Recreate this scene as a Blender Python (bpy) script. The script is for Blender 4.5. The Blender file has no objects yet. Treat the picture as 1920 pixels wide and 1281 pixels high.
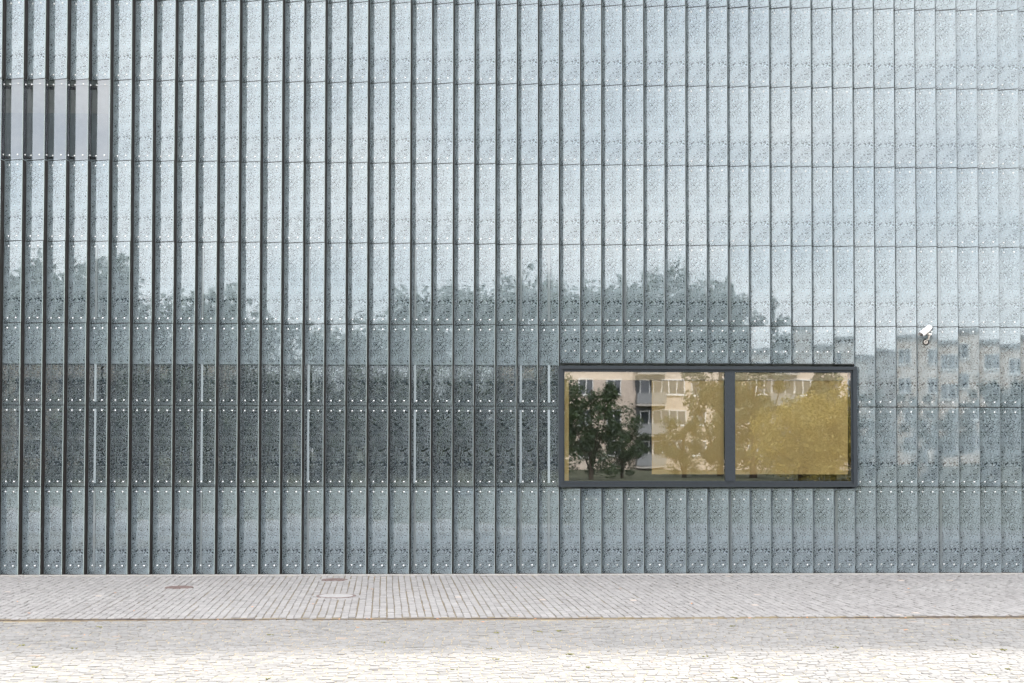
import bpy, math, random
import numpy as np
from mathutils import Vector, Matrix

R = math.radians
scene = bpy.context.scene
COL = scene.collection

# ------------------------------------------------------------------ camera
F_PX, CX_PX, CY_PX = 2666.7, 960.0, 640.5
YAW, PITCH, ROLL, SHIFT_PX = 0.03694, 0.02795, 0.00129, 124.63
D = 21.33
CAM = Vector((-D * math.tan(YAW), -D, 1.896))
cam_data = bpy.data.cameras.new("camera")
cam = bpy.data.objects.new("camera", cam_data)
COL.objects.link(cam)
cam_data.sensor_width = 36.0
cam_data.lens = 36.0 * F_PX / 1920.0
cam_data.shift_y = SHIFT_PX / 1920.0
cam_data.clip_end = 3000
CAM_ROT = Matrix.Rotation(-YAW, 3, 'Z') @ Matrix.Rotation(math.pi / 2 + PITCH, 3, 'X') @ Matrix.Rotation(ROLL, 3, 'Z')
cam.matrix_world = Matrix.Translation(CAM) @ CAM_ROT.to_4x4()
scene.camera = cam

# ------------------------------------------------------------------ sky, sun, exposure
SUN_EL, SUN_AZ = R(50), R(14)          # sun stands behind the glass building
world = bpy.data.worlds.new("World")
scene.world = world
world.use_nodes = True
nt = world.node_tree
nt.nodes.clear()
w_out = nt.nodes.new("ShaderNodeOutputWorld")
w_bg = nt.nodes.new("ShaderNodeBackground")
w_bg.inputs["Strength"].default_value = 0.15
sky = nt.nodes.new("ShaderNodeTexSky")
sky.sky_type = 'NISHITA'
sky.sun_disc = False
sky.sun_elevation = SUN_EL
sky.sun_rotation = SUN_AZ
sky.air_density, sky.dust_density, sky.ozone_density = 1.0, 1.2, 1.0
tc = nt.nodes.new("ShaderNodeTexCoord")
sep = nt.nodes.new("ShaderNodeSeparateXYZ")
nt.links.new(tc.outputs["Generated"], sep.inputs[0])


def wmath(op, a, b=None, clamp=False):
    n = nt.nodes.new("ShaderNodeMath")
    n.operation = op
    n.use_clamp = clamp
    for i, s in enumerate((a, b)):
        if s is None:
            continue
        if isinstance(s, (int, float)):
            n.inputs[i].default_value = s
        else:
            nt.links.new(s, n.inputs[i])
    return n.outputs[0]


up = wmath('ADD', wmath('MAXIMUM', sep.outputs[2], 0.0), 0.22)
comb = nt.nodes.new("ShaderNodeCombineXYZ")
nt.links.new(wmath('DIVIDE', sep.outputs[0], up), comb.inputs[0])
nt.links.new(wmath('DIVIDE', sep.outputs[1], up), comb.inputs[1])
cn = nt.nodes.new("ShaderNodeTexNoise")
cn.inputs["Scale"].default_value = 1.5
cn.inputs["Detail"].default_value = 6
cn.inputs["Roughness"].default_value = 0.55
nt.links.new(comb.outputs[0], cn.inputs["Vector"])
cr = nt.nodes.new("ShaderNodeValToRGB")
cr.color_ramp.elements[0].color = (.36, .36, .36, 1)
cr.color_ramp.elements[0].position = 0.24
cr.color_ramp.elements[1].position = 0.62
nt.links.new(cn.outputs["Fac"], cr.inputs[0])
wm = nt.nodes.new("ShaderNodeMix")
wm.data_type = 'RGBA'
nt.links.new(cr.outputs["Color"], wm.inputs[0])
nt.links.new(sky.outputs[0], wm.inputs[6])
wm.inputs[7].default_value = (10.8, 10.75, 10.85, 1)      # sunlit cumulus
nt.links.new(wm.outputs[2], w_bg.inputs["Color"])
nt.links.new(w_bg.outputs[0], w_out.inputs["Surface"])

sun_data = bpy.data.lights.new("sun", 'SUN')
sun_data.energy = 2.0
sun_data.angle = R(3.5)
sun_data.color = (1.0, 0.95, 0.87)
sun = bpy.data.objects.new("sun", sun_data)
COL.objects.link(sun)
sdir = Vector((math.sin(SUN_AZ) * math.cos(SUN_EL), math.cos(SUN_AZ) * math.cos(SUN_EL), math.sin(SUN_EL)))
sun.rotation_euler = (-sdir).to_track_quat('-Z', 'Y').to_euler()
sun.location = sdir * 60

vs = scene.view_settings
vs.view_transform = 'Standard'
vs.look = 'None'
vs.exposure = 1.6
vs.gamma = 1.0
cy = scene.cycles
cy.max_bounces = 10
cy.diffuse_bounces = 4
cy.glossy_bounces = 5
cy.transmission_bounces = 6
cy.transparent_max_bounces = 16
cy.caustics_reflective = False
cy.caustics_refractive = False
cy.sample_clamp_indirect = 6.0

# ------------------------------------------------------------------ helpers


def pix(u, v, y=0.0):
    """World point where the photograph's pixel (u, v) meets the vertical plane y."""
    a, b = u - CX_PX, v - CY_PX - SHIFT_PX
    d = CAM_ROT @ Vector((a / F_PX, -b / F_PX, -1.0))
    t = (y - CAM.y) / d.y
    return CAM + d * t


def pixg(u, v, z=0.0):
    a, b = u - CX_PX, v - CY_PX - SHIFT_PX
    d = CAM_ROT @ Vector((a / F_PX, -b / F_PX, -1.0))
    return CAM + d * ((z - CAM.z) / d.z)


class MB:
    """collects polygons; build() links them as one mesh object"""

    def __init__(self):
        self.v, self.f, self.m, self.s = [], [], [], []

    def poly(self, pts, mi=0, smooth=False):
        b = len(self.v)
        self.v += [tuple(p) for p in pts]
        self.f.append(tuple(range(b, b + len(pts))))
        self.m.append(mi)
        self.s.append(smooth)

    def box(self, a, b, mi=0, M=None):
        x0, y0, z0 = a
        x1, y1, z1 = b
        c = [(x0, y0, z0), (x1, y0, z0), (x1, y1, z0), (x0, y1, z0), (x0, y0, z1), (x1, y0, z1), (x1, y1, z1), (x0, y1, z1)]
        if M is not None:
            c = [tuple(M @ Vector(p)) for p in c]
        o = len(self.v)
        self.v += c
        for q in ((3, 2, 1, 0), (4, 5, 6, 7), (0, 1, 5, 4), (1, 2, 6, 5), (2, 3, 7, 6), (3, 0, 4, 7)):
            self.f.append(tuple(o + i for i in q))
            self.m.append(mi)
            self.s.append(False)

    def rings(self, rings, mi=0, smooth=True, cap0=True, cap1=True):
        o = len(self.v)
        n = len(rings[0])
        for r in rings:
            self.v += [tuple(p) for p in r]
        for k in range(len(rings) - 1):
            for i in range(n):
                j = (i + 1) % n
                self.f.append((o + k * n + i, o + k * n + j, o + (k + 1) * n + j, o + (k + 1) * n + i))
                self.m.append(mi)
                self.s.append(smooth)
        if cap0:
            self.f.append(tuple(o + i for i in reversed(range(n))))
            self.m.append(mi)
            self.s.append(False)
        if cap1:
            self.f.append(tuple(o + (len(rings) - 1) * n + i for i in range(n)))
            self.m.append(mi)
            self.s.append(False)

    def tube(self, pts, rad, n=8, mi=0):
        pts = [Vector(p) for p in pts]
        rs = []
        for i, p in enumerate(pts):
            t = (pts[min(i + 1, len(pts) - 1)] - pts[max(i - 1, 0)]).normalized()
            a = t.orthogonal().normalized() if abs(t.z) > .9 else Vector((0, 0, 1)).cross(t).normalized()
            b = t.cross(a)
            r = rad[i] if isinstance(rad, (list, tuple)) else rad
            rs.append([p + (a * math.cos(2 * math.pi * k / n) + b * math.sin(2 * math.pi * k / n)) * r for k in range(n)])
        self.rings(rs, mi)

    def mesh(self, name, mats):
        me = bpy.data.meshes.new(name)
        me.from_pydata(self.v, [], self.f)
        for m in (mats if isinstance(mats, (list, tuple)) else [mats]):
            me.materials.append(m)
        me.polygons.foreach_set("material_index", self.m)
        me.polygons.foreach_set("use_smooth", self.s)
        if hasattr(self, "pc"):
            at = me.attributes.new("panel_co", 'FLOAT_VECTOR', 'POINT')
            at.data.foreach_set("vector", [c for p in self.pc for c in p])
        me.update()
        return me

    def build(self, name, mats, parent=None, loc=(0, 0, 0)):
        return place(name, self.mesh(name, mats), parent, loc)


def place(name, me, parent=None, loc=(0, 0, 0), rot=None):
    o = bpy.data.objects.new(name, me)
    COL.objects.link(o)
    o.location = loc
    if rot is not None:
        o.rotation_euler = rot
    if parent is not None:
        o.parent = parent
    return o


def empty(name, loc=(0, 0, 0)):
    o = bpy.data.objects.new(name, None)
    COL.objects.link(o)
    o.location = loc
    o.empty_display_size = .3
    return o


def tag(o, label=None, cat=None, group=None, kind=None):
    for k, v in (("label", label), ("category", cat), ("group", group), ("kind", kind)):
        if v:
            o[k] = v
    return o


# ------------------------------------------------------------------ materials
def new_mat(name):
    m = bpy.data.materials.new(name)
    m.use_nodes = True
    m.node_tree.nodes.clear()
    return m, m.node_tree


class G:
    """small node-graph writer"""

    def __init__(self, name):
        self.m, self.t = new_mat(name)
        self.out = self.t.nodes.new("ShaderNodeOutputMaterial")

    def node(self, typ, props=None, **ins):
        n = self.t.nodes.new("ShaderNode" + typ)
        for k, v in (props or {}).items():
            setattr(n, k, v)
        for k, v in ins.items():
            k = k.replace("_", " ")
            s = n.inputs[int(k[1:])] if k[0] == 'i' and k[1:].isdigit() else n.inputs[k]
            self.set(s, v)
        return n

    def set(self, s, v):
        if hasattr(v, "is_output"):
            self.t.links.new(v, s)
        elif isinstance(v, (tuple, list)) and len(v) == 3 and s.type == 'RGBA':
            s.default_value = (*v, 1)
        else:
            s.default_value = v

    def math(self, op, a, b=0.0, c=None, clamp=False):
        n = self.node("Math", {"operation": op, "use_clamp": clamp}, i0=a, i1=b)
        if c is not None:
            self.set(n.inputs[2], c)
        return n.outputs[0]

    def coord(self, which="Object"):
        return self.node("TexCoord").outputs[which]

    def noise(self, vec, scale, detail=3, rough=.5, out=0):
        return self.node("TexNoise", Vector=vec, Scale=scale, Detail=detail, Roughness=rough).outputs[out]

    def ramp(self, fac, stops, interp='LINEAR'):
        n = self.node("ValToRGB", Fac=fac)
        n.color_ramp.interpolation = interp
        e = n.color_ramp.elements
        while len(e) < len(stops):
            e.new(.5)
        for i, (p, c) in enumerate(stops):
            e[i].position = p
            e[i].color = (*c, 1) if isinstance(c, (tuple, list)) else (c, c, c, 1)
        return n.outputs[0]

    def mixc(self, fac, a, b, blend='MIX'):
        n = self.node("Mix", {"data_type": 'RGBA', "blend_type": blend})
        self.set(n.inputs[0], fac)
        self.set(n.inputs[6], a)
        self.set(n.inputs[7], b)
        return n.outputs[2]

    def mixs(self, fac, a, b):
        n = self.t.nodes.new("ShaderNodeMixShader")
        self.set(n.inputs[0], fac)
        self.t.links.new(a, n.inputs[1])
        self.t.links.new(b, n.inputs[2])
        return n.outputs[0]

    def done(self, shader):
        self.t.links.new(shader, self.out.inputs["Surface"])
        return self.m


def plain(name, col, rough=.6, metal=0.0, var=.12, scale=12.0, spec=.5, bump=0.0, bscale=60.0):
    g = G(name)
    co = g.coord()
    n = g.noise(co, scale, 4, .6)
    dark = tuple(c * (1 - var) for c in col)
    lite = tuple(min(1, c * (1 + var)) for c in col)
    c = g.ramp(n, [(.3, dark), (.7, lite)])
    p = g.node("BsdfPrincipled", Base_Color=c, Roughness=rough, Metallic=metal)
    p.inputs["Specular IOR Level"].default_value = spec
    if bump:
        b = g.node("Bump", Strength=bump, Distance=.01, Height=g.noise(co, bscale, 3))
        g.t.links.new(b.outputs[0], p.inputs["Normal"])
    return g.done(p.outputs[0])


PW = 0.3122          # panel width along its face
GLASS_IOR = 1.86     # both faces of a laminated pane together


def frit_material():
    g = G("fritted glass")
    co = g.node("Attribute", {"attribute_name": "panel_co", "attribute_type": 'GEOMETRY'}).outputs["Vector"]
    n1 = g.noise(co, 11.5, 1.0, .4)
    n2 = g.noise(co, 33.0, 0.0, .5)
    ph = g.math('ADD', g.math('MULTIPLY', n1, 48.0), g.math('MULTIPLY', n2, 9.0))
    s = g.math('SINE', ph)
    n3 = g.noise(co, 60.0, 1.0, .5)
    s = g.math('ADD', s, g.math('MULTIPLY', g.math('SUBTRACT', n3, .5), 1.3))
    dens = g.noise(co, 5.0, 1.0, .5)
    s = g.math('ADD', s, g.math('MULTIPLY', g.math('SUBTRACT', dens, .5), 1.6))
    mask = g.node("MapRange", {"interpolation_type": 'SMOOTHSTEP'}, Value=s, From_Min=.0, From_Max=.7).outputs[0]
    xyz = g.node("SeparateXYZ", Vector=co)
    el = g.math('LESS_THAN', xyz.outputs[0], .007)
    er = g.math('GREATER_THAN', xyz.outputs[0], PW - .010)
    mask = g.math('MAXIMUM', mask, g.math('MAXIMUM', el, er))
    frit_d = g.node("BsdfDiffuse", Color=(.30, .34, .36))
    frit_t = g.node("BsdfTranslucent", Color=(.90, .97, 1.0))
    frit = g.mixs(.66, frit_d.outputs[0], frit_t.outputs[0])
    clear = g.node("BsdfTransparent", Color=(.93, .965, .98))
    # second, dark pass of the print between the white strokes
    dark = g.node("MapRange", {"interpolation_type": 'SMOOTHSTEP'}, Value=s, From_Min=-.50, From_Max=-1.0).outputs[0]
    ink = g.node("BsdfDiffuse", Color=(.03, .04, .047))
    base = g.mixs(dark, clear.outputs[0], ink.outputs[0])
    body = g.mixs(mask, base, frit)
    gl = g.node("BsdfGlossy", Color=(.92, .98, 1.0), Roughness=.015)
    fr = g.node("Fresnel", IOR=GLASS_IOR)
    return g.done(g.mixs(fr.outputs[0], body, gl.outputs[0]))


def clear_glass(name, tint, ior=GLASS_IOR, extra=0.0, wave=0.0):
    g = G(name)
    tr = g.node("BsdfTransparent", Color=tint)
    gl = g.node("BsdfGlossy", Color=(.95, .97, 1.0), Roughness=.006)
    fr = g.node("Fresnel", IOR=ior)
    if wave:
        b = g.node("Bump", Strength=wave, Distance=.02, Height=g.noise(g.coord(), 2.2, 1))
        g.t.links.new(b.outputs[0], gl.inputs["Normal"])
    fac = g.math('ADD', fr.outputs[0], extra, clamp=True)
    return g.done(g.mixs(fac, tr.outputs[0], gl.outputs[0]))


def dark_pane(name, col, extra):
    g = G(name)
    d = g.node("BsdfDiffuse", Color=col)
    gl = g.node("BsdfGlossy", Color=(.95, .97, 1.0), Roughness=.01)
    fr = g.node("Fresnel", IOR=1.5)
    return g.done(g.mixs(g.math('ADD', fr.outputs[0], extra, clamp=True), d.outputs[0], gl.outputs[0]))


M_FRIT = frit_material()
M_EDGE = plain("polished glass edge", (.42, .50, .47), .25, var=.05)
M_BACK = clear_glass("glass back face", (.96, .98, .98), 1.02)
M_CLEAR = clear_glass("clear glass", (.80, .86, .88), GLASS_IOR, .03)
M_PANE = clear_glass("window pane glass", (.98, .985, .975), 1.9, .10, .012)
M_STUD = plain("brushed steel", (.78, .78, .77), .35, .1, .03)
M_RETURN = plain("dark bronze fin", (.020, .017, .0155), .5, .0, .2, 30, .3)
M_WALL = plain("pale insulated wall", (.50, .54, .55), .85, 0, .04, 3)
M_BAND = dark_pane("dark ribbon glazing", (.008, .010, .012), .16)
M_RAIL = plain("light grey aluminium rail", (.90, .91, .90), .45, .0, .06)
M_RAILB = plain("grey aluminium rail", (.62, .66, .66), .5, .0, .06)
M_FRAME = plain("slate grey window frame", (.026, .031, .036), .5, .0, .38, 170, .15, .15, 220)
M_BLACK = plain("black gasket", (.008, .008, .008), .7)
M_ROOM = plain("dim room wall", (.20, .22, .19), .9)
M_SCREEN = plain("pale window screen", (.70, .74, .75), .8, 0, .04)


def blind_material():
    g = G("ochre blind fabric")
    co = g.coord()
    w = g.node("TexWave", {"wave_type": 'BANDS', "bands_direction": 'X'}, Vector=co, Scale=14.0, Distortion=2.0, Detail=2.0)
    n = g.noise(co, 3.0, 3)
    f = g.math('ADD', g.math('MULTIPLY', w.outputs[1] if len(w.outputs) > 1 else w.outputs[0], .25), g.math('MULTIPLY', n, .8))
    c = g.ramp(f, [(.2, (.92, .66, .27)), (.9, (.97, .76, .38))])
    d = g.node("BsdfDiffuse", Color=c)
    t = g.node("BsdfTranslucent", Color=c)
    return g.done(g.mixs(.25, d.outputs[0], t.outputs[0]))


def bar_material(name, q):
    g = G(name)
    d = g.node("BsdfDiffuse", Color=g.ramp(g.noise(g.coord(), 6, 3), [(.3, (.27 * q, .31 * q, .325 * q)), (.7, (.31 * q, .355 * q, .37 * q))]))
    gl = g.node("BsdfGlossy", Color=(.92, .98, 1.0), Roughness=.03)
    fr = g.node("Fresnel", IOR=GLASS_IOR)
    return g.done(g.mixs(fr.outputs[0], d.outputs[0], gl.outputs[0]))


M_BAR = bar_material("pale glazing bar", .9)
M_BAR2 = bar_material("grey glazing bar", .5)
M_BLIND = blind_material()
M_BLIND2 = plain("pale blind heading", (.70, .56, .36), .8, 0, .06)


def stone_material(name, base, warm, stain):
    g = G(name)
    co = g.coord()
    at = g.node("Attribute", {"attribute_name": "tone"})
    c = g.ramp(at.outputs["Fac"], [(0.0, tuple(x * .80 for x in base)), (.5, base), (.93, tuple(min(1, x * 1.14) for x in base)), (1.0, warm)])
    big = g.noise(co, .55, 4, .6)
    c = g.mixc(g.ramp(big, [(.35, 0.0), (.7, 1.0)]), c, stain, 'MULTIPLY')
    fine = g.noise(co, 90, 3, .7)
    c = g.mixc(.5, c, g.ramp(fine, [(.25, .72), (.75, 1.0)]), 'MULTIPLY')
    p = g.node("BsdfPrincipled", Base_Color=c, Roughness=.8)
    b = g.node("Bump", Strength=.5, Distance=.004, Height=g.noise(co, 55, 4, .6))
    g.t.links.new(b.outputs[0], p.inputs["Normal"])
    return g.done(p.outputs[0])


M_SETT_A = stone_material("grey granite setts", (.250, .240, .231), (.38, .33, .29), (.88, .87, .87))
M_SETT_B = stone_material("pale granite setts", (.205, .197, .187), (.26, .215, .18), (.86, .87, .88))


def joint_material(name, a, b, c_):
    g = G(name)
    co = g.coord()
    c = g.ramp(g.noise(co, 9, 4, .7), [(.3, a), (.5, b), (.72, c_)])
    p = g.node("BsdfPrincipled", Base_Color=c, Roughness=.95)
    b = g.node("Bump", Strength=.6, Distance=.01, Height=g.noise(co, 120, 3))
    g.t.links.new(b.outputs[0], p.inputs["Normal"])
    return g.done(p.outputs[0])


M_JOINT = joint_material("dark joint soil", (.10, .078, .052), (.19, .15, .095), (.15, .13, .06))
M_SAND = joint_material("sandy joint soil", (.22, .175, .11), (.32, .265, .185), (.25, .23, .12))
M_KERB = plain("pale concrete", (.33, .315, .295), .85, 0, .12, 8, .3, .3)
M_IRON = plain("rusty cast iron", (.145, .105, .095), .8, .0, .2, 25, .4, .4, 90)
M_RUST = plain("dark rusted steel", (.085, .066, .06), .8, .1, .4, 14)
M_CONC = plain("worn concrete lid", (.275, .266, .258), .85, 0, .14, 14, .3, .3)
M_LAWN = plain("lawn grass", (.090, .095, .060), .9, 0, .3, .8, .2, .6, 30)
M_WEED = plain("weed leaves", (.20, .19, .06), .7, 0, .4, 3)
M_LEAFLIT = plain("dry leaf", (.38, .17, .07), .7, 0, .45, 5)
M_WHITE = plain("white painted metal", (.70, .69, .70), .35, 0, .03)
M_CREAM = plain("cream painted metal", (.60, .55, .50), .45, 0, .08)
M_LENS = dark_pane("black lens glass", (.006, .006, .008), .02)

# ------------------------------------------------------------------ ground
lawn = MB()
NL = 24
lawn.poly([(-900, -900, -.09), (900, -900, -.09), (900, 900, -.09), (-900, 900, -.09)])
tag(lawn.build("lawn_ground", M_LAWN), kind="structure")

P_EDGE = -5.38        # front edge of the upper pavement (distance from the facade)
LOW = -0.014          # the lower pavement lies a little lower


def sett_stream(rows, rng, hmin=.010):
    """rows: list of (origin, along, across, length, width); yields sett corner data"""
    out = []
    for o, al, ac, L, Wd, lmin, lmax in rows:
        s = rng.uniform(-lmax, 0)
        drift = 0.0
        while s < L:
            l = rng.uniform(lmin, lmax)
            drift = max(-.004, min(.004, drift + rng.uniform(-.003, .003)))
            g = rng.uniform(.004, .009)
            w = Wd * rng.uniform(.86, .92)
            off = drift + (Wd - w) / 2
            c = [o + al * (s + g) + ac * off, o + al * (s + l) + ac * off, o + al * (s + l) + ac * (off + w), o + al * (s + g) + ac * (off + w)]
            out.append(c)
            s += l
    return out


def sett_mesh(name, setts, mat, rng, ztop, local=None):
    V, Fc, tone = [], [], []
    for c in setts:
        b = len(V)
        cen = (c[0] + c[1] + c[2] + c[3]) / 4
        if local is not None:
            cen0 = local
        z = ztop + rng.uniform(-.004, .004)
        tx, ty = rng.uniform(-.035, .035), rng.uniform(-.035, .035)
        k = rng.uniform(.84, .92)
        for p in c:
            jx, jy = rng.uniform(-.004, .004), rng.uniform(-.004, .004)
            q = cen + (p - cen) * k
            V.append((q.x + jx, q.y + jy, z + (q.x - cen.x) * tx + (q.y - cen.y) * ty))
        for p in c:
            V.append((p.x, p.y, z - .006 + (p.x - cen.x) * tx + (p.y - cen.y) * ty))
        for p in c:
            V.append((p.x, p.y, ztop - .034))
        Fc.append((b, b + 1, b + 2, b + 3))
        for i in range(4):
            j = (i + 1) % 4
            Fc.append((b + 4 + i, b + 4 + j, b + j, b + i))
            Fc.append((b + 8 + i, b + 8 + j, b + 4 + j, b + 4 + i))
        tone += [min(.9, max(0, rng.gauss(.48, .2))) if rng.random() > .003 else 1.0] * 9
    if local is not None:
        V = [(x - local.x, y - local.y, zz) for x, y, zz in V]
    me = bpy.data.meshes.new(name)
    me.from_pydata(V, [], Fc)
    me.materials.append(mat)
    a = me.attributes.new("tone", 'FLOAT', 'FACE')
    a.data.foreach_set("value", tone)
    me.update()
    return me


rng = random.Random(4)
MANHOLES = []
for u, v, wpx, kind in ((630, 1117.5, 74, 'c'), (627.5, 1087, 48, 'i'), (336, 1101.3, 52, 'i')):
    pL, pR = pixg(u - wpx / 2, v), pixg(u + wpx / 2, v)
    MANHOLES.append((pixg(u, v), (pR - pL).length / 2, kind))


def clear_of_covers(c, extra=.012):
    cen = (c[0] + c[1] + c[2] + c[3]) / 4
    return all(((cen.x - m.x) ** 2 + (cen.y - m.y) ** 2) ** .5 > r + extra + .02 for m, r, _ in MANHOLES)


# upper pavement: courses run towards the facade, a few degrees off square
bed = MB()
bed.box((-30, P_EDGE, -.30), (30, .9, -.011))
upper = tag(bed.build("upper_pavement", M_JOINT), kind="structure")
TH = R(3.0)
al = Vector((-math.sin(TH), math.cos(TH), 0))
acx = Vector((math.cos(TH), math.sin(TH), 0))
rows = []
CW = .0862
x = -11.0
while x < 11.0:
    o = Vector((x, P_EDGE + .004 + rng.uniform(0, .01), 0))
    rows.append((o, al, acx, -P_EDGE - .10, CW, .085, .125))
    x += CW / math.cos(TH)
setts = [c for c in sett_stream(rows, rng) if clear_of_covers(c) and max(p.y for p in c) < -.075 and min(p.y for p in c) > P_EDGE + .001]
setts.sort(key=lambda c: c[0].y)
near = [c for c in setts if abs(c[0].x - .3) < 5.6]
pick = set(id(c) for c in near[:300])
tag(place("sett_paving", sett_mesh("sett_paving", [c for c in setts if id(c) not in pick], M_SETT_A, rng, 0.0), upper), kind="stuff")
for c in near[:300]:
    cen = (c[0] + c[1] + c[2] + c[3]) / 4
    place("sett", sett_mesh("sett", [c], M_SETT_A, rng, 0.0, cen), upper, (cen.x, cen.y, 0))

# lower pavement: courses run along the facade in shallow waves
bed = MB()
bed.box((-30, -11.4, -.30), (30, P_EDGE - .003, LOW - .0055))
lower = tag(bed.build("lower_pavement", M_SAND), kind="structure")
setts = []
y = P_EDGE - .10
k = 0
while y > -11.2:
    Wd = rng.uniform(.076, .092)
    hx = 8.0
    s = -hx + rng.uniform(0, .1)
    while s < hx:
        l = rng.uniform(.075, .11)
        wav = lambda q: .05 * math.sin(q * 1.1 + y * .3) + .012 * math.sin(q * 3.3 + y * .5)
        g = rng.uniform(.002, .008)
        w = Wd * rng.uniform(.76, .90)
        d = rng.uniform(-.006, .006)
        a0, a1 = s + g, s + l
        setts.append([Vector((a0, y - w + wav(a0) + d, 0)), Vector((a1, y - w + wav(a1) + d, 0)), Vector((a1, y + wav(a1) + d, 0)), Vector((a0, y + wav(a0) + d, 0))])
        s += l
    y -= Wd
    k += 1
setts = [c for c in setts if max(p.y for p in c) < P_EDGE - .03]
vis = [c for c in setts if c[0].y > -9.93 and abs(c[0].x - .0) < 4.35]
vis.sort(key=lambda c: c[0].y)
pick = set(id(c) for c in vis[:300])
tag(place("sett_paving", sett_mesh("sett_paving", [c for c in setts if id(c) not in pick], M_SETT_B, rng, LOW), lower), kind="stuff")
for c in vis[:300]:
    cen = (c[0] + c[1] + c[2] + c[3]) / 4
    place("sett", sett_mesh("sett", [c], M_SETT_B, rng, LOW, cen), lower, (cen.x, cen.y, 0))
far_low = MB()
far_low.poly([(-30, -11.1, LOW - .004), (-8.1, -11.1, LOW - .004), (-8.1, P_EDGE - .1, LOW - .004), (-30, P_EDGE - .1, LOW - .004)])
far_low.poly([(8.1, -11.1, LOW - .004), (30, -11.1, LOW - .004), (30, P_EDGE - .1, LOW - .004), (8.1, P_EDGE - .1, LOW - .004)])
tag(far_low.build("sett_paving", M_CONC, lower), kind="stuff")

# steel edging between the two pavements, in lengths, buried in sand here and there
x = -9.0
while x < 9.0:
    L = rng.uniform(.8, 1.5)
    top = -.003 + rng.uniform(-.005, .003)
    u = (x + L / 2 - .1) * 160 + 960
    if 1130 < u < 1470:
        top = LOW - .004
    elif 640 < u < 1130:
        top -= .004
    e = MB()
    n = 6
    for i in range(n):
        xa, xb = x + L * i / n, x + L * (i + 1) / n - (.004 if i == n - 1 else 0)
        ya = P_EDGE - .016 + rng.uniform(-.004, .004)
        e.box((xa, ya - .012, LOW - .05), (xb, ya, top + rng.uniform(-.003, .003)))
    tag(e.build("edging_strip", M_RUST, lower))
    x += L
gap = MB()
gap.box((-30, P_EDGE - .1, LOW - .005), (30, P_EDGE - .004, LOW - .002))
gap.build("sand_joint", M_JOINT, lower)

# narrow pale kerb at the foot of the glass
x = -12.0
while x < 12:
    k = MB()
    k.box((x, -.07, -.02), (x + 1.194, .02, .008))
    k.build("kerb_stone", M_KERB, upper)
    x += 1.2

# covers
labels = ["pale concrete-filled round manhole cover with a dark iron rim",
          "rusty brown iron cover close to the foot of the glass wall",
          "rusty brown iron cover lying alone among the setts"]
for (c, r, kind), lab in zip(MANHOLES, labels):
    e = empty("manhole_cover", (c.x, c.y, 0))
    tag(e, lab, "manhole cover", "round covers in the pavement")
    n = 40

    def ring(rad, z):
        return [(rad * math.cos(2 * math.pi * i / n), rad * math.sin(2 * math.pi * i / n), z) for i in range(n)]
    m = MB()
    m.rings([ring(r, -.028), ring(r, .004), ring(r * .88, .004), ring(r * .88, -.006)], 0, False, False, False)
    m.build("rim", M_IRON, e)
    m = MB()
    m.rings([ring(r + .002, -.013), ring(r + .03, -.004), ring(r + .075, -.006), ring(r + .09, -.0135)], 0, True, False, False)
    m.build("mortar_collar", M_CONC, e)
    m = MB()
    if kind == 'c':
        m.rings([ring(r * .865, -.02), ring(r * .865, .003), ring(r * .84, .006)], 0, False)
        m.build("lid", M_CONC, e)
    else:
        m.rings([ring(r * .865, -.02), ring(r * .865, .005)], 0, False)
        for i in range(-4, 5):
            for j in range(-4, 5):
                px_, py_ = i * r * .17, j * r * .17
                if px_ * px_ + py_ * py_ < (r * .74) ** 2:
                    m.box((px_ - r * .05, py_ - r * .05, .004), (px_ + r * .05, py_ + r * .05, .009))
        m.build("lid", M_IRON, e)
    # ring of setts that fit round the cover
    if kind == 'c':
        ns = int(2 * math.pi * (r + .05) / .085)
        ss = []
        for i in range(ns):
            a0, a1 = 2 * math.pi * i / ns + .01, 2 * math.pi * (i + 1) / ns - .03
            ss.append([Vector((math.cos(a) * q, math.sin(a) * q, 0)) for a, q in ((a0, r + .006), (a1, r + .006), (a1, r + .045), (a0, r + .045))])
        tag(place("sett_ring", sett_mesh("sett_ring", [[p + c for p in s][::-1] for s in ss], M_SETT_A, rng, 0.0, Vector((c.x, c.y, 0))), e), kind="stuff")

# ------------------------------------------------------------------ glass building
PITCH_X = .32034
X0 = -7.30775
ZR = [0.0, 1.31029, 2.52132, 3.74552, 4.96892, 6.18343, 7.40085, 8.62056, 9.839]
STEP = .115
LEFT_OFF = .030
ANG = math.atan2(STEP, PITCH_X - LEFT_OFF)
PW = (STEP ** 2 + (PITCH_X - LEFT_OFF) ** 2) ** .5


def xk(k):
    return X0 + PITCH_X * k


museum = tag(empty("glass_building", (0, 0, 0)), "glass clad building of stepped vertical bays with finely patterned panels", "building")
K0, K1 = -14, 62
WK0, WK1 = 25, 39                        # the window replaces bays 26..39
W_TOP, W_BOT = pix(1300, 687).z, pix(1300, 913).z
HALF_Z = pix(1300, 681).z                # lower end of the short panels over the window
UNDER_Z = pix(1300, 916.5).z
BAND_TOP = pix(600, 683.5, .06).z
TH_G = .011


GAP = .0055
M_GASKET = plain("dark silicone joint", (.03, .032, .032), .7)


M_ENAMEL = plain("blue grey enamel coat", (.82, .90, .94), .8, 0, .03, 4)
M_ENAMEL2 = plain("pale enamel coat", (.88, .92, .94), .8, 0, .02, 4)
PANEL_MATS = [M_FRIT, M_EDGE, M_BACK, M_GASKET, M_ENAMEL, M_ENAMEL2]


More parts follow.
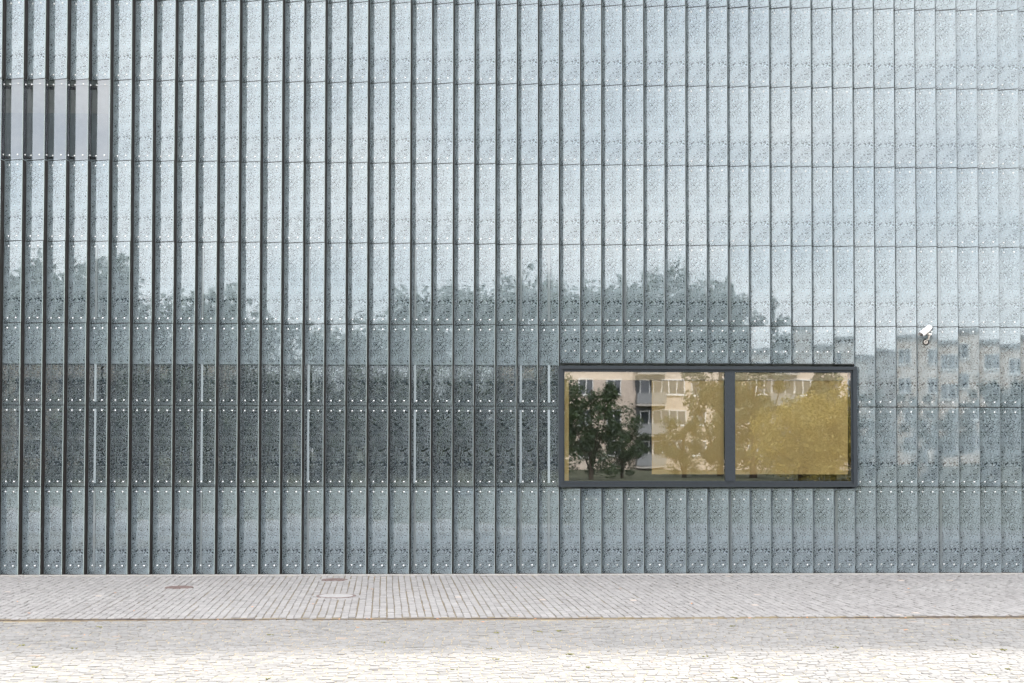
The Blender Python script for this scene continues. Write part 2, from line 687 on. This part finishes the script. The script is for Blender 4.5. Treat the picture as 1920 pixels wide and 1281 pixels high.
def panel_polys(m, h, Mx, back=None):
    w, t = PW, TH_G
    q = lambda *p: tuple(Mx @ Vector(p))
    for pts, mi in (([(0, 0, 0), (w, 0, 0), (w, 0, h), (0, 0, h)], 0),
                    ([(w, 0, 0), (w, t, 0), (w, t, h), (w, 0, h)], 1),
                    ([(0, t, 0), (0, 0, 0), (0, 0, h), (0, t, h)], 1),
                    ([(0, 0, h), (w, 0, h), (w, t, h), (0, t, h)], 3),
                    ([(0, t, 0), (w, t, 0), (w, 0, 0), (0, 0, 0)], 3),
                    ([(.002, .006, -GAP * 2.1), (w - .002, .006, -GAP * 2.1), (w - .002, .006, 0), (.002, .006, 0)], 3)):
        m.poly([q(*p) for p in pts], mi)
        m.pc += pts
    for z0, z1, mi in back or [(0, h, 4)]:           # back face: enamelled, or clear in front of glazing
        pts = [(w, t, z0), (0, t, z0), (0, t, z1), (w, t, z1)]
        m.poly([q(*p) for p in pts], mi)
        m.pc += pts


def panel_mesh(name, h, mats, back=None):
    m = MB()
    m.pc = []
    panel_polys(m, h, Matrix.Identity(4), back)
    return m.mesh(name, mats)


def stud_mesh(name, h, pts, y0=0.0):
    m = MB()
    for px_, pz in pts:
        n = 10
        rs = []
        for rr, yy in ((.0118, 0.0), (.0118, -.006), (.0088, -.010), (.004, -.012)):
            rs.append([(px_ + rr * math.cos(2 * math.pi * i / n), y0 + yy, pz + rr * math.sin(2 * math.pi * i / n)) for i in range(n)])
        m.rings(rs, 0, True, False, True)
    return m.mesh(name, M_STUD)


kinds = {}


def panel_kind(key, h, studs, mats=None, back=None):
    if key not in kinds:
        kinds[key] = (panel_mesh("glass_panel", h, mats or PANEL_MATS, back), stud_mesh("bolt_head", h, studs))
    return kinds[key]


def std_studs(h, lo=.07, hi=.07):
    return [(PW * .27, lo), (PW * .74, lo), (PW * .27, h - hi), (PW * .74, h - hi)]


rp = random.Random(11)
# pale glazing bars bonded to every fifth bay
BAR_X = {k: pix(u, 985, .085).x for k, u in ((4, 177), (9, 377), (14, 577), (19, 777.5), (24, 976.3), (25, 1029), (29, 1173), (34, 1370.5), (39, 1569), (44, 1765))}
stuff_panels = MB()
stuff_panels.pc = []


def add_panel(name, key, k, z, h, studs, mats=None, real=True, back=None):
    x, y = xk(k - 1) + LEFT_OFF, STEP
    if not real:
        Mx = Matrix.Translation((x, y, z)) @ Matrix.Rotation(-ANG, 4, 'Z')
        panel_polys(stuff_panels, h, Mx, back)
        return
    me, st = panel_kind(key, h, studs, mats, back)
    o = place(name, me, museum, (x, y, z), (R(rp.gauss(0, .16)), R(rp.gauss(0, .03)), -ANG + R(rp.gauss(0, .35))))
    b = place("bolt_head", st, o)
    b["kind"] = "stuff"
    if k in BAR_X and key in (0, 3, 'under', 'band', 'bandtop'):
        c = min(max((BAR_X[k] - x) / math.cos(ANG), .021), PW - .03)
        top = BAND_TOP - z if key == 'bandtop' else h - .05
        m = MB()
        m.box((c - .019, -.0035, .05), (c + .019, -.0005, top))
        m.build("glazing_bar", M_BAR if key in ('band', 'bandtop') else M_BAR2, o)


for k in range(K0, K1 + 1):
    inwin = WK0 < k <= WK1
    for j in range(8):
        z0, z1 = ZR[j] + GAP, ZR[j + 1] - GAP
        if j == 0:
            z0 = .012
        key = j
        studs = None
        if inwin and j == 1:
            continue
        if inwin and j == 2:
            z0 = HALF_Z
            key = 'half'
        if inwin and j == 0:
            z1 = UNDER_Z
            key = 'under'
        h = z1 - z0
        real = 0 <= k <= 47 and j < 7
        if j == 0:
            studs = std_studs(h, .125, .07 if not inwin else .16)
        elif key == 'half':
            studs = std_studs(h, .18, .07)
        else:
            studs = std_studs(h)
        back = None
        if k <= WK0 and j == 1:
            key, back = 'band', [(0, h, 2)]
        elif k <= WK0 and j == 2:
            zc = BAND_TOP - z0
            key, back = 'bandtop', [(0, zc, 2), (zc, h, 4)]
        elif j == 5 and 36 <= k <= 46:
            key, back = 'screen', [(0, .06, 4), (.06, .70, 5), (.70, h, 4)]
        if j == 5 and -2 <= k <= 4:
            add_panel("clear_panel", 'clear', k, z0, h, studs, [M_CLEAR, M_EDGE, M_BACK, M_GASKET], back=[(0, h, 2)])
            continue
        add_panel("glass_panel", key, k, z0, h, studs, None, real, back)
tag(stuff_panels.build("panel_field", PANEL_MATS, museum), kind="stuff")

# dark returns between neighbouring bays
for k in range(K0, K1):
    a = Vector((xk(k) + .0075, .014, 0))
    b = Vector((xk(k) + LEFT_OFF - .003, STEP + .006, 0))
    t = (b - a).normalized()
    nrm = Vector((-t.y, t.x, 0)) * .006
    q = [a, b, b + nrm, a + nrm]
    segs = [(.01, ZR[8] - .004)]
    if WK0 < k < WK1:
        segs = [(.01, UNDER_Z), (HALF_Z, ZR[8] - .004)]
    elif -3 <= k <= 3:
        segs = [(.01, ZR[5] - .004), (ZR[6] + .004, ZR[8] - .004)]
    for z0, z1 in segs:
        m = MB()
        m.rings([[(p.x, p.y, z0) for p in q], [(p.x, p.y, z1) for p in q]], 0, False)
        m.build("fin_return", M_RETURN, museum)
# glass returns beside the clear panels
M_RETG = clear_glass("return glass", (.42, .42, .42), 1.5)
for k in range(-3, 4):
    m = MB()
    a = Vector((xk(k) + .0105, .022, 0))
    b = Vector((xk(k) + LEFT_OFF - .003, STEP + .006, 0))
    t = (b - a).normalized()
    nrm = Vector((-t.y, t.x, 0)) * .006
    q = [a, b, b + nrm, a + nrm]
    z0, z1 = ZR[5] + GAP, ZR[6] - GAP
    m.rings([[(p.x, p.y, z0) for p in q], [(p.x, p.y, z1) for p in q]], 0, False)
    o = m.build("return_glass", M_RETG, museum)
    m = MB()
    for zz in (z0 + .075, z1 - .075):
        c = (a + b) / 2
        n = 8
        d = -nrm.normalized()
        m.rings([[(c + d * off + (t * math.cos(6.2832 * i / n) + Vector((0, 0, 1)) * math.sin(6.2832 * i / n)) * rr + Vector((0, 0, zz))) for i in range(n)] for rr, off in ((.013, .0), (.013, .006), (.006, .011))], 0, True)
        # dark spider bracket behind
        m.box((b.x - .01, b.y + .004, zz - .045), (b.x + .06, b.y + .05, zz - .015), 1)
    o = m.build("bracket", [M_STUD, M_BLACK], o)

# rails behind the glass
xa, xb = xk(K0), xk(K1)
for j in range(1, 8):
    segs = [(xa, xb)]
    if j == 1:
        segs = [(xa, xk(WK0) - .01), (xk(WK1) + .02, xb)]
    if j == 2:
        segs = [(xa, xk(WK0) - .01), (xk(WK1) + .02, xb)]
    for s0, s1 in segs:
        m = MB()
        m.box((s0, .226, ZR[j] - .038), (s1, .250, ZR[j] + .052))
        m.build("horizontal_rail", M_RAILB, museum)

# wall behind the glass skin, with the opening of the window
wx0, wx1 = xk(WK0) + .006, xk(WK1) + .012
m = MB()
YB = .30
m.box((-22, YB, -.2), (wx0, YB + .25, 9.84))
m.box((wx1, YB, -.2), (22, YB + .25, 9.84))
m.box((wx0, YB, -.2), (wx1, YB + .25, W_BOT))
m.box((wx0, YB, W_TOP), (wx1, YB + .25, 9.84))
m.build("wall", M_WALL, museum)
m = MB()
m.box((-22, YB + .25, 9.6), (22, 24, 9.84))
m.build("roof", M_KERB, museum)
m = MB()
m.box((-22, 23.8, -.2), (22, 24, 9.6))
m.box((-22, YB + .25, -.2), (-21.8, 23.8, 9.6))
m.box((21.8, YB + .25, -.2), (22, 23.8, 9.6))
m.build("rear_wall", M_WALL, museum)

# ribbon of dark glazing behind the panels
zb0, zb1 = pix(600, 906.5, .27).z, pix(600, 683.5, .27).z
x = xa
edges = [xa] + [xk(k) + .084 for k in range(-2, 25, 5)] + [xk(WK0) - .004]
for s0, s1 in zip(edges[:-1], edges[1:]):
    m = MB()
    m.box((s0 + .003, .262, zb0), (s1 - .003, .296, zb1))
    m.build("ribbon_pane", M_BAND, museum)
# upper window behind the clear panels
a, b = pix(-60, 305, .27), pix(203, 148, .27)
zs = pix(100, 212, .27).z
m = MB()
m.box((a.x, .275, a.z), (b.x, .297, zs - .002))
m.build("upper_window_pane", plain("dim upper window", (.20, .21, .22), .6), museum)
m = MB()
m.box((a.x, .275, zs), (b.x, .297, b.z))
m.build("upper_window_blind", plain("taupe blind", (.36, .34, .32), .9), museum)

# ------------------------------------------------------------------ the window
wl, wr = pix(1047.5, 800).x, pix(1606, 800).x
wt, wb = W_TOP, W_BOT
YF = -.045                                   # outer face of the frame
px_m = 1 / 125.0
win = MB()
fo = .048
# outer casing: four members butted at the corners, with a stepped inner bead
win.box((wl, YF, wb), (wr, .30, wb + fo))
win.box((wl, YF, wt - fo), (wr, .30, wt))
win.box((wl, YF + .003, wb + fo), (wl + fo + .012, .30, wt - fo))
win.box((wr - fo - .012, YF + .003, wb + fo), (wr, .30, wt - fo))
window = win.build("window", M_FRAME, museum)
bead = MB()
bi = .040
il, ir, ib, it = wl + fo + .012, wr - fo - .012, wb + fo, wt - fo
bead.box((il, -.02, ib), (ir, .26, ib + bi))
bead.box((il, -.02, it - bi), (ir, .26, it))
bead.box((il, -.017, ib + bi), (il + .026, .26, it - bi))
bead.box((ir - .026, -.017, ib + bi), (ir, .26, it - bi))
bead.build("frame_bead", M_FRAME, window)
seam = MB()
for s in (ib, it):
    seam.box((il - .03, -.048, s - .0025), (ir + .03, -.02, s + .0025))
seam.build("gasket", M_BLACK, window)
ml, mr = pix(1359.5, 800, -.03).x, pix(1378.5, 800, -.03).x
m = MB()
m.box((ml, -.032, ib + bi), (mr, .26, it - bi))
m.build("mullion", M_FRAME, window)
pl, pr, pb, pt = il + .026, ir - .026, ib + bi, it - bi
for s0, s1 in ((pl, ml), (mr, pr)):
    m = MB()
    m.box((-(s1 - s0) / 2, -.004, -(pt - pb) / 2), ((s1 - s0) / 2, .004, (pt - pb) / 2))
    # only the outer face mirrors; the inner face is plain clear glass
    m.m = [1] * 6
    m.m[2] = 0
    o = m.build("pane", [M_PANE, clear_glass("inner pane face", (.99, .99, .99), 1.01)], window, ((s0 + s1) / 2, .002, (pb + pt) / 2))
# room behind
m = MB()
ry0, ry1 = .55, 4.2
rx0, rx1, rz0, rz1 = wx0 - .6, wx1 + .6, W_BOT - .5, W_TOP + .35
m.poly([(rx0, ry1, rz0), (rx1, ry1, rz0), (rx1, ry1, rz1), (rx0, ry1, rz1)])
m.poly([(rx0, ry0, rz0), (rx1, ry0, rz0), (rx1, ry1, rz0), (rx0, ry1, rz0)])
m.poly([(rx0, ry0, rz1), (rx0, ry1, rz1), (rx1, ry1, rz1), (rx1, ry0, rz1)])
m.poly([(rx0, ry0, rz0), (rx0, ry1, rz0), (rx0, ry1, rz1), (rx0, ry0, rz1)])
m.poly([(rx1, ry0, rz0), (rx1, ry0, rz1), (rx1, ry1, rz1), (rx1, ry1, rz0)])
m.build("room", M_ROOM, window)
YBL = .075
zbl = pix(1400, 889.5, YBL).z
zhd = pix(1200, 713, YBL).z


def blind(x0, x1, z0, z1, y, name="roller_blind", mat=M_BLIND):
    m = MB()
    n = max(2, int((x1 - x0) / .06))
    for i in range(n):
        xa_, xb_ = x0 + (x1 - x0) * i / n, x0 + (x1 - x0) * (i + 1) / n
        ya = y + .004 * math.sin(i * .9)
        yb = y + .004 * math.sin((i + 1) * .9)
        m.rings([[(xa_, ya, z0), (xb_, yb, z0), (xb_, yb + .003, z0), (xa_, ya + .003, z0)],
                 [(xa_, ya, z1), (xb_, yb, z1), (xb_, yb + .003, z1), (xa_, ya + .003, z1)]], 0, False)
    return m.build(name, mat, window)


blind(pix(1222, 800, YBL).x, pix(1361, 800, YBL).x, zbl, pt, YBL)
blind(pix(1377, 800, YBL).x, pix(1589.5, 800, YBL).x, zbl, pt, YBL)
blind(pl, pix(1066.5, 800, YBL).x, pb, pt, YBL)
blind(pix(1067, 800, YBL).x, pix(1221.5, 800, YBL).x, zhd, pt, YBL, "blind_heading", M_BLIND2)
m = MB()
m.box((pl, YBL - .04, zhd), (pr - .05, YBL - .015, pt + .02))
m.build("blind_heading", M_BLIND2, window)

# ------------------------------------------------------------------ security camera
k = 43
pm = pix(1736, 642, .06)
tt = (pm.x - (xk(k - 1) + LEFT_OFF)) / (PITCH_X - LEFT_OFF)
ys = STEP * (1 - tt)
pm = pix(1736, 642, ys)
sc_ = tag(empty("security_camera", pm), "small white security camera on a bracket fixed to the glass wall", "security camera")
nrm = Vector((-math.sin(ANG), -math.cos(ANG), 0))
tan = Vector((math.cos(ANG), -math.sin(ANG), 0))
Z = Vector((0, 0, 1))


def disc(c, r, n=24):
    return [c + (tan * math.cos(6.28319 * i / n) + Z * math.sin(6.28319 * i / n)) * r for i in range(n)]


m = MB()
m.rings([disc(nrm * .001, .050), disc(nrm * .014, .050), disc(nrm * .018, .044)], 0, True)
m.build("gasket_ring", M_BLACK, sc_)
m = MB()
m.rings([disc(nrm * .017, .031), disc(nrm * .030, .031), disc(nrm * .036, .024)], 0, True)
plate = m.build("base_plate", M_CREAM, sc_)
top = Vector((-.012, -.20, .118))
m = MB()
m.tube([nrm * .03, nrm * .09 + Z * .004, Vector((-.010, -.165, .045)), top], [.013, .013, .012, .016], 10)
m.build("arm", M_CREAM, sc_)
m = MB()
m.tube([top + Vector((-.028, 0, -.012)), top + Vector((.028, 0, -.012))], .018, 10)
m.build("swivel_joint", M_CREAM, sc_)
ax = Vector((-.175, -.15, -.115)).normalized()
side = ax.cross(Z).normalized()
upv = side.cross(ax).normalized()
cen = pix(1734.5, 622.5, pm.y - .22) - pm


def prof(off, half, low, high, grow=1.0):
    pts = []
    for a in range(-30, 211, 20):
        pts.append(cen - upv * .010 + ax * off + side * (half * math.cos(R(a)) * grow) + upv * ((high if a > 0 and a < 180 else low) * math.sin(R(a)) * grow))
    return pts


m = MB()
m.rings([prof(-.13, .036, .036, .040, .8), prof(-.12, .036, .036, .040), prof(.098, .036, .036, .040), prof(.103, .036, .036, .040, .92)], 0, True)
body = m.build("housing", M_CREAM, sc_)
m = MB()
hood_o, hood_i = [], []
for off in (-.145, .135):
    po, pi_ = [], []
    for a in range(-12, 193, 12):
        d = side * math.cos(R(a)) + upv * math.sin(R(a))
        po.append(cen + ax * off + d * .0475 + upv * .006)
        pi_.append(cen + ax * off + d * .0425 + upv * .006)
    hood_o.append(po)
    hood_i.append(pi_)
loopA = hood_o[0] + hood_i[0][::-1]
loopB = hood_o[1] + hood_i[1][::-1]
m.rings([loopA, loopB], 0, False, False, False)
for lp in (loopA, loopB):
    n = len(hood_o[0])
    for i in range(n - 1):
        m.poly([lp[i], lp[i + 1], lp[2 * n - 2 - i], lp[2 * n - 1 - i]])
m.build("sun_hood", M_WHITE, sc_)
m = MB()
lc = cen - upv * .010 + ax * .1035


def ldisc(o, r):
    return [lc + ax * o + (side * math.cos(6.28319 * i / 20) + upv * math.sin(6.28319 * i / 20)) * r for i in range(20)]


m.rings([ldisc(0, .023), ldisc(.008, .023), ldisc(.009, .016), ldisc(.004, .013)], 0, False)
m.build("lens", M_LENS, body)

# ------------------------------------------------------------------ park and houses opposite (seen mirrored in the glass)


def leaf_mat(name, a, b):
    g = G(name)
    co = g.coord()
    c = g.ramp(g.noise(co, .9, 3, .6), [(.3, a), (.7, b)])
    d = g.node("BsdfDiffuse", Color=c)
    t = g.node("BsdfTranslucent", Color=c)
    gl = g.node("BsdfGlossy", Color=(.9, .95, 1), Roughness=.5)
    return g.done(g.mixs(.05, g.mixs(.3, d.outputs[0], t.outputs[0]), gl.outputs[0]))


M_LEAF = [leaf_mat("dark green leaves", (.045, .066, .028), (.09, .12, .05)),
          leaf_mat("green leaves", (.055, .078, .03), (.10, .125, .05)),
          leaf_mat("yellow green leaves", (.22, .185, .03), (.40, .32, .07))]
M_BARK = plain("tree bark", (.075, .055, .04), .9, 0, .3, 6)


def tree_meshes(seed, h, rad, base, n_cl, per, leaf, mat, shape=1.0):
    r = random.Random(seed)
    cz, hz = (h + base) / 2, (h - base) / 2
    cl = []
    while len(cl) < n_cl:
        p = Vector((r.uniform(-1, 1), r.uniform(-1, 1), r.uniform(-1, 1)))
        if not .25 < p.length < 1:
            continue
        taper = 1 - (shape - 1) * .5 * (p.z + 1) if shape > 1 else 1
        lump = 1 + .22 * math.sin(5 * math.atan2(p.y, p.x) + seed) * (1 - abs(p.z))
        cl.append((Vector((p.x * rad * taper * lump, p.y * rad * taper * lump, cz + p.z * hz)), r.uniform(.55, 1.1) * rad * .30))
    V, Fc = [], []
    for c, cr_ in cl:
        for _ in range(per):
            d = Vector((r.gauss(0, 1), r.gauss(0, 1), r.gauss(0, .8)))
            d = d.normalized() * cr_ * r.random() ** .4
            p = c + d
            nrm_ = (d.normalized() * .6 + Vector((r.gauss(0, .5), r.gauss(0, .5), r.gauss(.3, .5)))).normalized()
            a_ = nrm_.orthogonal().normalized()
            a_ = Matrix.Rotation(r.uniform(0, 6.28), 3, nrm_) @ a_
            b_ = nrm_.cross(a_)
            s = leaf * r.uniform(.6, 1.3)
            o = len(V)
            V += [tuple(p - a_ * s), tuple(p + b_ * s * .5), tuple(p + a_ * s), tuple(p - b_ * s * .5)]
            Fc.append((o, o + 1, o + 2, o + 3))
    crown = bpy.data.meshes.new("crown")
    crown.from_pydata(V, [], Fc)
    crown.materials.append(mat)
    t = MB()
    tr = h * .018 + .05
    t.tube([(0, 0, -.3), (.02, .03, base * .6 + .2), (.05, 0, cz), (0, .05, h * .85)], [tr * 1.3, tr, tr * .6, tr * .15], 9)
    for i in range(7):
        c, _ = cl[r.randrange(len(cl))]
        s0 = Vector((.03, .02, base + (cz - base) * r.uniform(.0, .8)))
        mid = (s0 + c) / 2 + Vector((0, 0, -.1))
        t.tube([s0, mid, c], [tr * .45, tr * .28, tr * .08], 6)
    trunk = t.mesh("trunk", M_BARK)
    return trunk, crown


def add_tree(meshes, loc, s, rz, label, group, sz=1.0):
    e = tag(empty("park_tree", loc), label, "tree", group)
    e.rotation_euler = (0, 0, rz)
    e.scale = (s, s, s * sz)
    place("trunk", meshes[0], e)
    place("crown", meshes[1], e)


TA = tree_meshes(1, 12.5, 4.6, -.3, 80, 120, .24, M_LEAF[0])
TB = tree_meshes(2, 12.0, 4.0, -.2, 75, 120, .22, M_LEAF[1])
TC = tree_meshes(3, 6.2, 3.4, -.1, 90, 190, .10, M_LEAF[2])
TD = tree_meshes(5, 6.4, 2.1, -.1, 60, 190, .085, leaf_mat("mid green leaves", (.030, .055, .018), (.075, .115, .035)))
TE = tree_meshes(7, 9.0, 2.6, .4, 60, 190, .11, M_LEAF[1])
TS = tree_meshes(6, 11.0, 2.3, .8, 50, 110, .2, M_LEAF[0], 1.85)


def win_spot(u, dist):
    """ground point, dist metres in front of the facade, that a flat pane mirrors at column u"""
    a = math.atan((u - CX_PX) / F_PX) + YAW
    return Vector((CAM.x + math.tan(a) * (D + dist), -dist, -.09))


def fin_spot(u, L):
    """ground point at mirrored path L that the slanted panels show at column u"""
    th = math.atan((u - CX_PX) / F_PX) + YAW
    xw = CAM.x + math.tan(th) * D
    a = 2 * ANG - th
    return Vector((xw - math.sin(a) * L, -math.cos(a) * L, -.09))


rt = random.Random(21)
profile = [(-60, 520), (40, 495), (130, 462), (230, 505), (320, 478), (420, 575), (500, 545), (590, 580), (690, 555), (760, 545), (830, 480), (900, 520),
           (985, 470), (1050, 480), (1120, 490), (1185, 520), (1240, 460), (1310, 490), (1345, 505)]
for i, (u, vtop) in enumerate(profile):
    L = 66 + rt.uniform(-6, 8)
    path = L + D / math.cos(math.atan((u - CX_PX) / F_PX) + YAW)
    hgt = 1.9 + (839 - vtop) / F_PX * path
    ms = TA if i % 2 == 0 else TB
    h0 = 12.5 if i % 2 == 0 else 12.0
    add_tree(ms, fin_spot(u, L), hgt / (h0 + 1.3), rt.uniform(0, 6), "leafy park tree opposite the glass wall, mirrored in its panels", "park trees opposite the glass wall")
for u, dist, ms, s, sz, lab in (
        (1108, 66, TD, 1.12, .92, "dark green tree mirrored at one end of the window"),
        (1166, 72, TD, .80, .86, "slim dark green tree mirrored beside the flats' balconies"),
        (1282, 76, TD, .90, .78, "small rounded tree mirrored in the middle of the window's wide pane"),
        (1350, 80, TE, 1.0, 1.15, "leafy green tree mirrored beside the window's mullion"),
        (1412, 72, TE, .95, 1.05, "green tree mirrored beyond the mullion in the narrower pane"),
        (1500, 60, TC, .88, .92, "yellow green bushy tree mirrored in the narrower window pane"),
        (1562, 62, TC, 1.0, .95, "large yellow green bushy tree mirrored at the window's far end"),
        (1550, 88, TS, .95, 1.0, "tall pointed dark conifer mirrored above the yellow green trees")):
    add_tree(ms, win_spot(u, dist), s, rt.uniform(0, 6), lab, "trees mirrored in the window", sz)
for u, vtop in ((1500, 690), (1625, 705), (1755, 715), (1880, 700)):
    L = 60 + rt.uniform(-6, 8)
    path = L + D / math.cos(math.atan((u - CX_PX) / F_PX) + YAW)
    hgt = 1.9 + (839 - vtop) / F_PX * path
    add_tree(TE, fin_spot(u, L), hgt / 9.6, rt.uniform(0, 6), "small park tree before the flats, mirrored in the glass panels", "small trees before the flats")
for u in (255, 330, 375, 420, 470, 520, 565, 610, 655, 700, 760, 820, 875, 930, 985, 1035):
    add_tree(TB if u % 4 else TA, win_spot(u, rt.uniform(74, 90)), rt.uniform(.5, .7), rt.uniform(0, 6), "park tree facing the dark ribbon glazing", "trees facing the ribbon glazing")

M_PLASTER = plain("beige plaster", (.70, .59, .50), .9, 0, .06, .3)
M_PLASTER2 = plain("pale plaster", (.54, .51, .47), .9, 0, .06, .3)
M_BALC = plain("grey balcony panel", (.30, .31, .32), .7, 0, .06, .5)
M_RECESS = plain("grey balcony recess", (.16, .165, .17), .9, 0, .06, .5)
M_WFRAME = plain("white window frame", (.80, .80, .78), .5, 0, .03)
M_APGLASS = dark_pane("flat window glass", (.05, .06, .07), .06)


def window_meshes(w, h):
    m = MB()
    fr = .10
    m.box((-w / 2, 0, 0), (w / 2, .09, fr))
    m.box((-w / 2, 0, h - fr), (w / 2, .09, h))
    nb = max(1, round(w / .75))
    for i in range(nb + 1):
        xx = -w / 2 + (w - fr) * i / nb
        m.box((xx, .002, fr), (xx + fr, .088, h - fr))
    m.box((-w / 2 - .06, -.01, -.08), (w / 2 + .06, .16, 0))
    g = MB()
    g.box((-w / 2 + .02, .01, fr), (w / 2 - .02, .05, h - fr))
    return m.mesh("window", M_WFRAME), g.mesh("pane", M_APGLASS)


WM = {w: window_meshes(w, 1.5) for w in (1.4, 2.3)}
DOOR = window_meshes(.9, 2.1)


def balcony_mesh():
    m = MB()
    m.box((-1.35, 0, -.1), (1.35, 1.15, .06))
    m.box((-1.33, 1.08, .12), (-.02, 1.13, 1.05), 1)
    m.box((.02, 1.08, .12), (1.33, 1.13, 1.05), 1)
    m.box((-1.345, .02, .12), (-1.305, 1.07, 1.05), 1)
    m.box((1.305, .02, .12), (1.345, 1.07, 1.05), 1)
    m.box((-1.36, 1.06, 1.07), (1.36, 1.15, 1.12), 1)
    return m.mesh("balcony", [M_PLASTER2, M_BALC])


BALC = balcony_mesh()


def apartment(x0, x1, yb, storeys, cols, mat, label):
    e = tag(empty("apartment_building", ((x0 + x1) / 2, yb, -.09)), label, "building", "blocks of flats across the park")
    ox = (x0 + x1) / 2
    H = .3 + 2.8 * storeys + .6
    m = MB()
    m.box((x0 - ox, -11, 0), (x1 - ox, 0, H))
    m.build("wall", mat, e)
    m = MB()
    m.box((x0 - ox - .25, -11.3, H), (x1 - ox + .25, .3, H + .3))
    m.build("roof", M_BALC, e)
    for kind, cx_ in cols:
        for s in range(storeys):
            z = .3 + 2.8 * s
            if kind == 'B':
                r_ = MB()
                r_.box((-1.35, .004, .08), (1.35, .02, 2.65))
                b = place("balcony", BALC, e, (cx_ - ox, 0, z))
                r_.build("recess", M_RECESS, b)
                for q in (-.55, .6):
                    w_ = place("window", DOOR[0], e, (cx_ - ox + q, .024, z + .2))
                    place("pane", DOOR[1], w_)
            else:
                w = 1.4 if kind == 'S' else 2.3
                w_ = place("window", WM[w][0], e, (cx_ - ox, .003, z + .9))
                place("pane", WM[w][1], w_)


def wx(u, dist=108):
    return win_spot(u, dist).x


apartment(3.0, 42.0, -108, 5, [('S', 5.2), ('S', wx(1098)), ('S', wx(1151)), ('B', wx(1220)), ('W', wx(1262)), ('S', wx(1310)), ('S', wx(1360)), ('W', wx(1425)),
                               ('B', wx(1468)), ('W', wx(1512)), ('S', wx(1560)), ('S', 35.5), ('B', 39.0)], M_PLASTER,
          "beige block of flats with grey balconies mirrored in the window")
apartment(-46.0, -22.0, -108, 4, [('S', -44.3), ('W', wx(50)), ('W', wx(130)), ('S', wx(190)), ('B', wx(245)), ('W', wx(300)), ('S', -24.6)], M_PLASTER,
          "beige block of flats mirrored in the dark ribbon glazing")
apartment(-110.0, -49.0, -106, 4, [(('B' if i % 4 == 1 else 'W' if i % 2 else 'S'), -108 + i * 3.4) for i in range(17)], M_PLASTER2,
          "long pale block of flats mirrored beside the security camera")

# ------------------------------------------------------------------ weeds and fallen leaves
rw = random.Random(8)
m = MB()
for _ in range(170):
    px_, py_ = rw.uniform(-6, 6), -5.6 - 5.2 * rw.random() ** .6
    s = rw.choice((.008, .010, .012, .012, .02))
    for q in range(rw.randint(4, 8)):
        a = rw.uniform(0, 6.28)
        t = Vector((math.cos(a), math.sin(a), 0))
        n_ = Vector((-t.y, t.x, 0)) * s * .35
        b = Vector((px_ + rw.uniform(-.02, .02), py_ + rw.uniform(-.01, .01), LOW - .015))
        mid = b + t * s * .6 + Vector((0, 0, s * 1.1))
        m.poly([b - n_ * .4, b + n_ * .4, mid + n_, b + t * s * 1.6 + Vector((0, 0, s * 1.2)), mid - n_])
tag(m.build("weeds", M_WEED), "small green weeds sprouting from the joints of the lower pavement", "weeds", kind="stuff")
m = MB()
for _ in range(110):
    up_ = rw.random() < .55
    px_ = rw.uniform(-8, 8)
    py_ = -rw.uniform(.2, 5.3) if up_ else -rw.uniform(5.45, 9.5)
    if rw.random() < .4:
        py_ = P_EDGE - rw.uniform(-.03, .05)
    z_ = (0 if py_ > P_EDGE else LOW) + .006
    a = rw.uniform(0, 6.28)
    s = rw.uniform(.010, .026)
    t = Vector((math.cos(a), math.sin(a), rw.uniform(-.1, .35)))
    n_ = Vector((-math.sin(a), math.cos(a), rw.uniform(-.2, .3)))
    c = Vector((px_, py_, z_))
    m.poly([c - t * s, c - n_ * s * .5, c + t * s * .3 - n_ * s * .45, c + t * s, c + t * s * .3 + n_ * s * .45, c + n_ * s * .5 - t * s * .3])
tag(m.build("leaf_litter", M_LEAFLIT), "dry brown fallen leaves scattered over the setts", "leaves", kind="stuff")
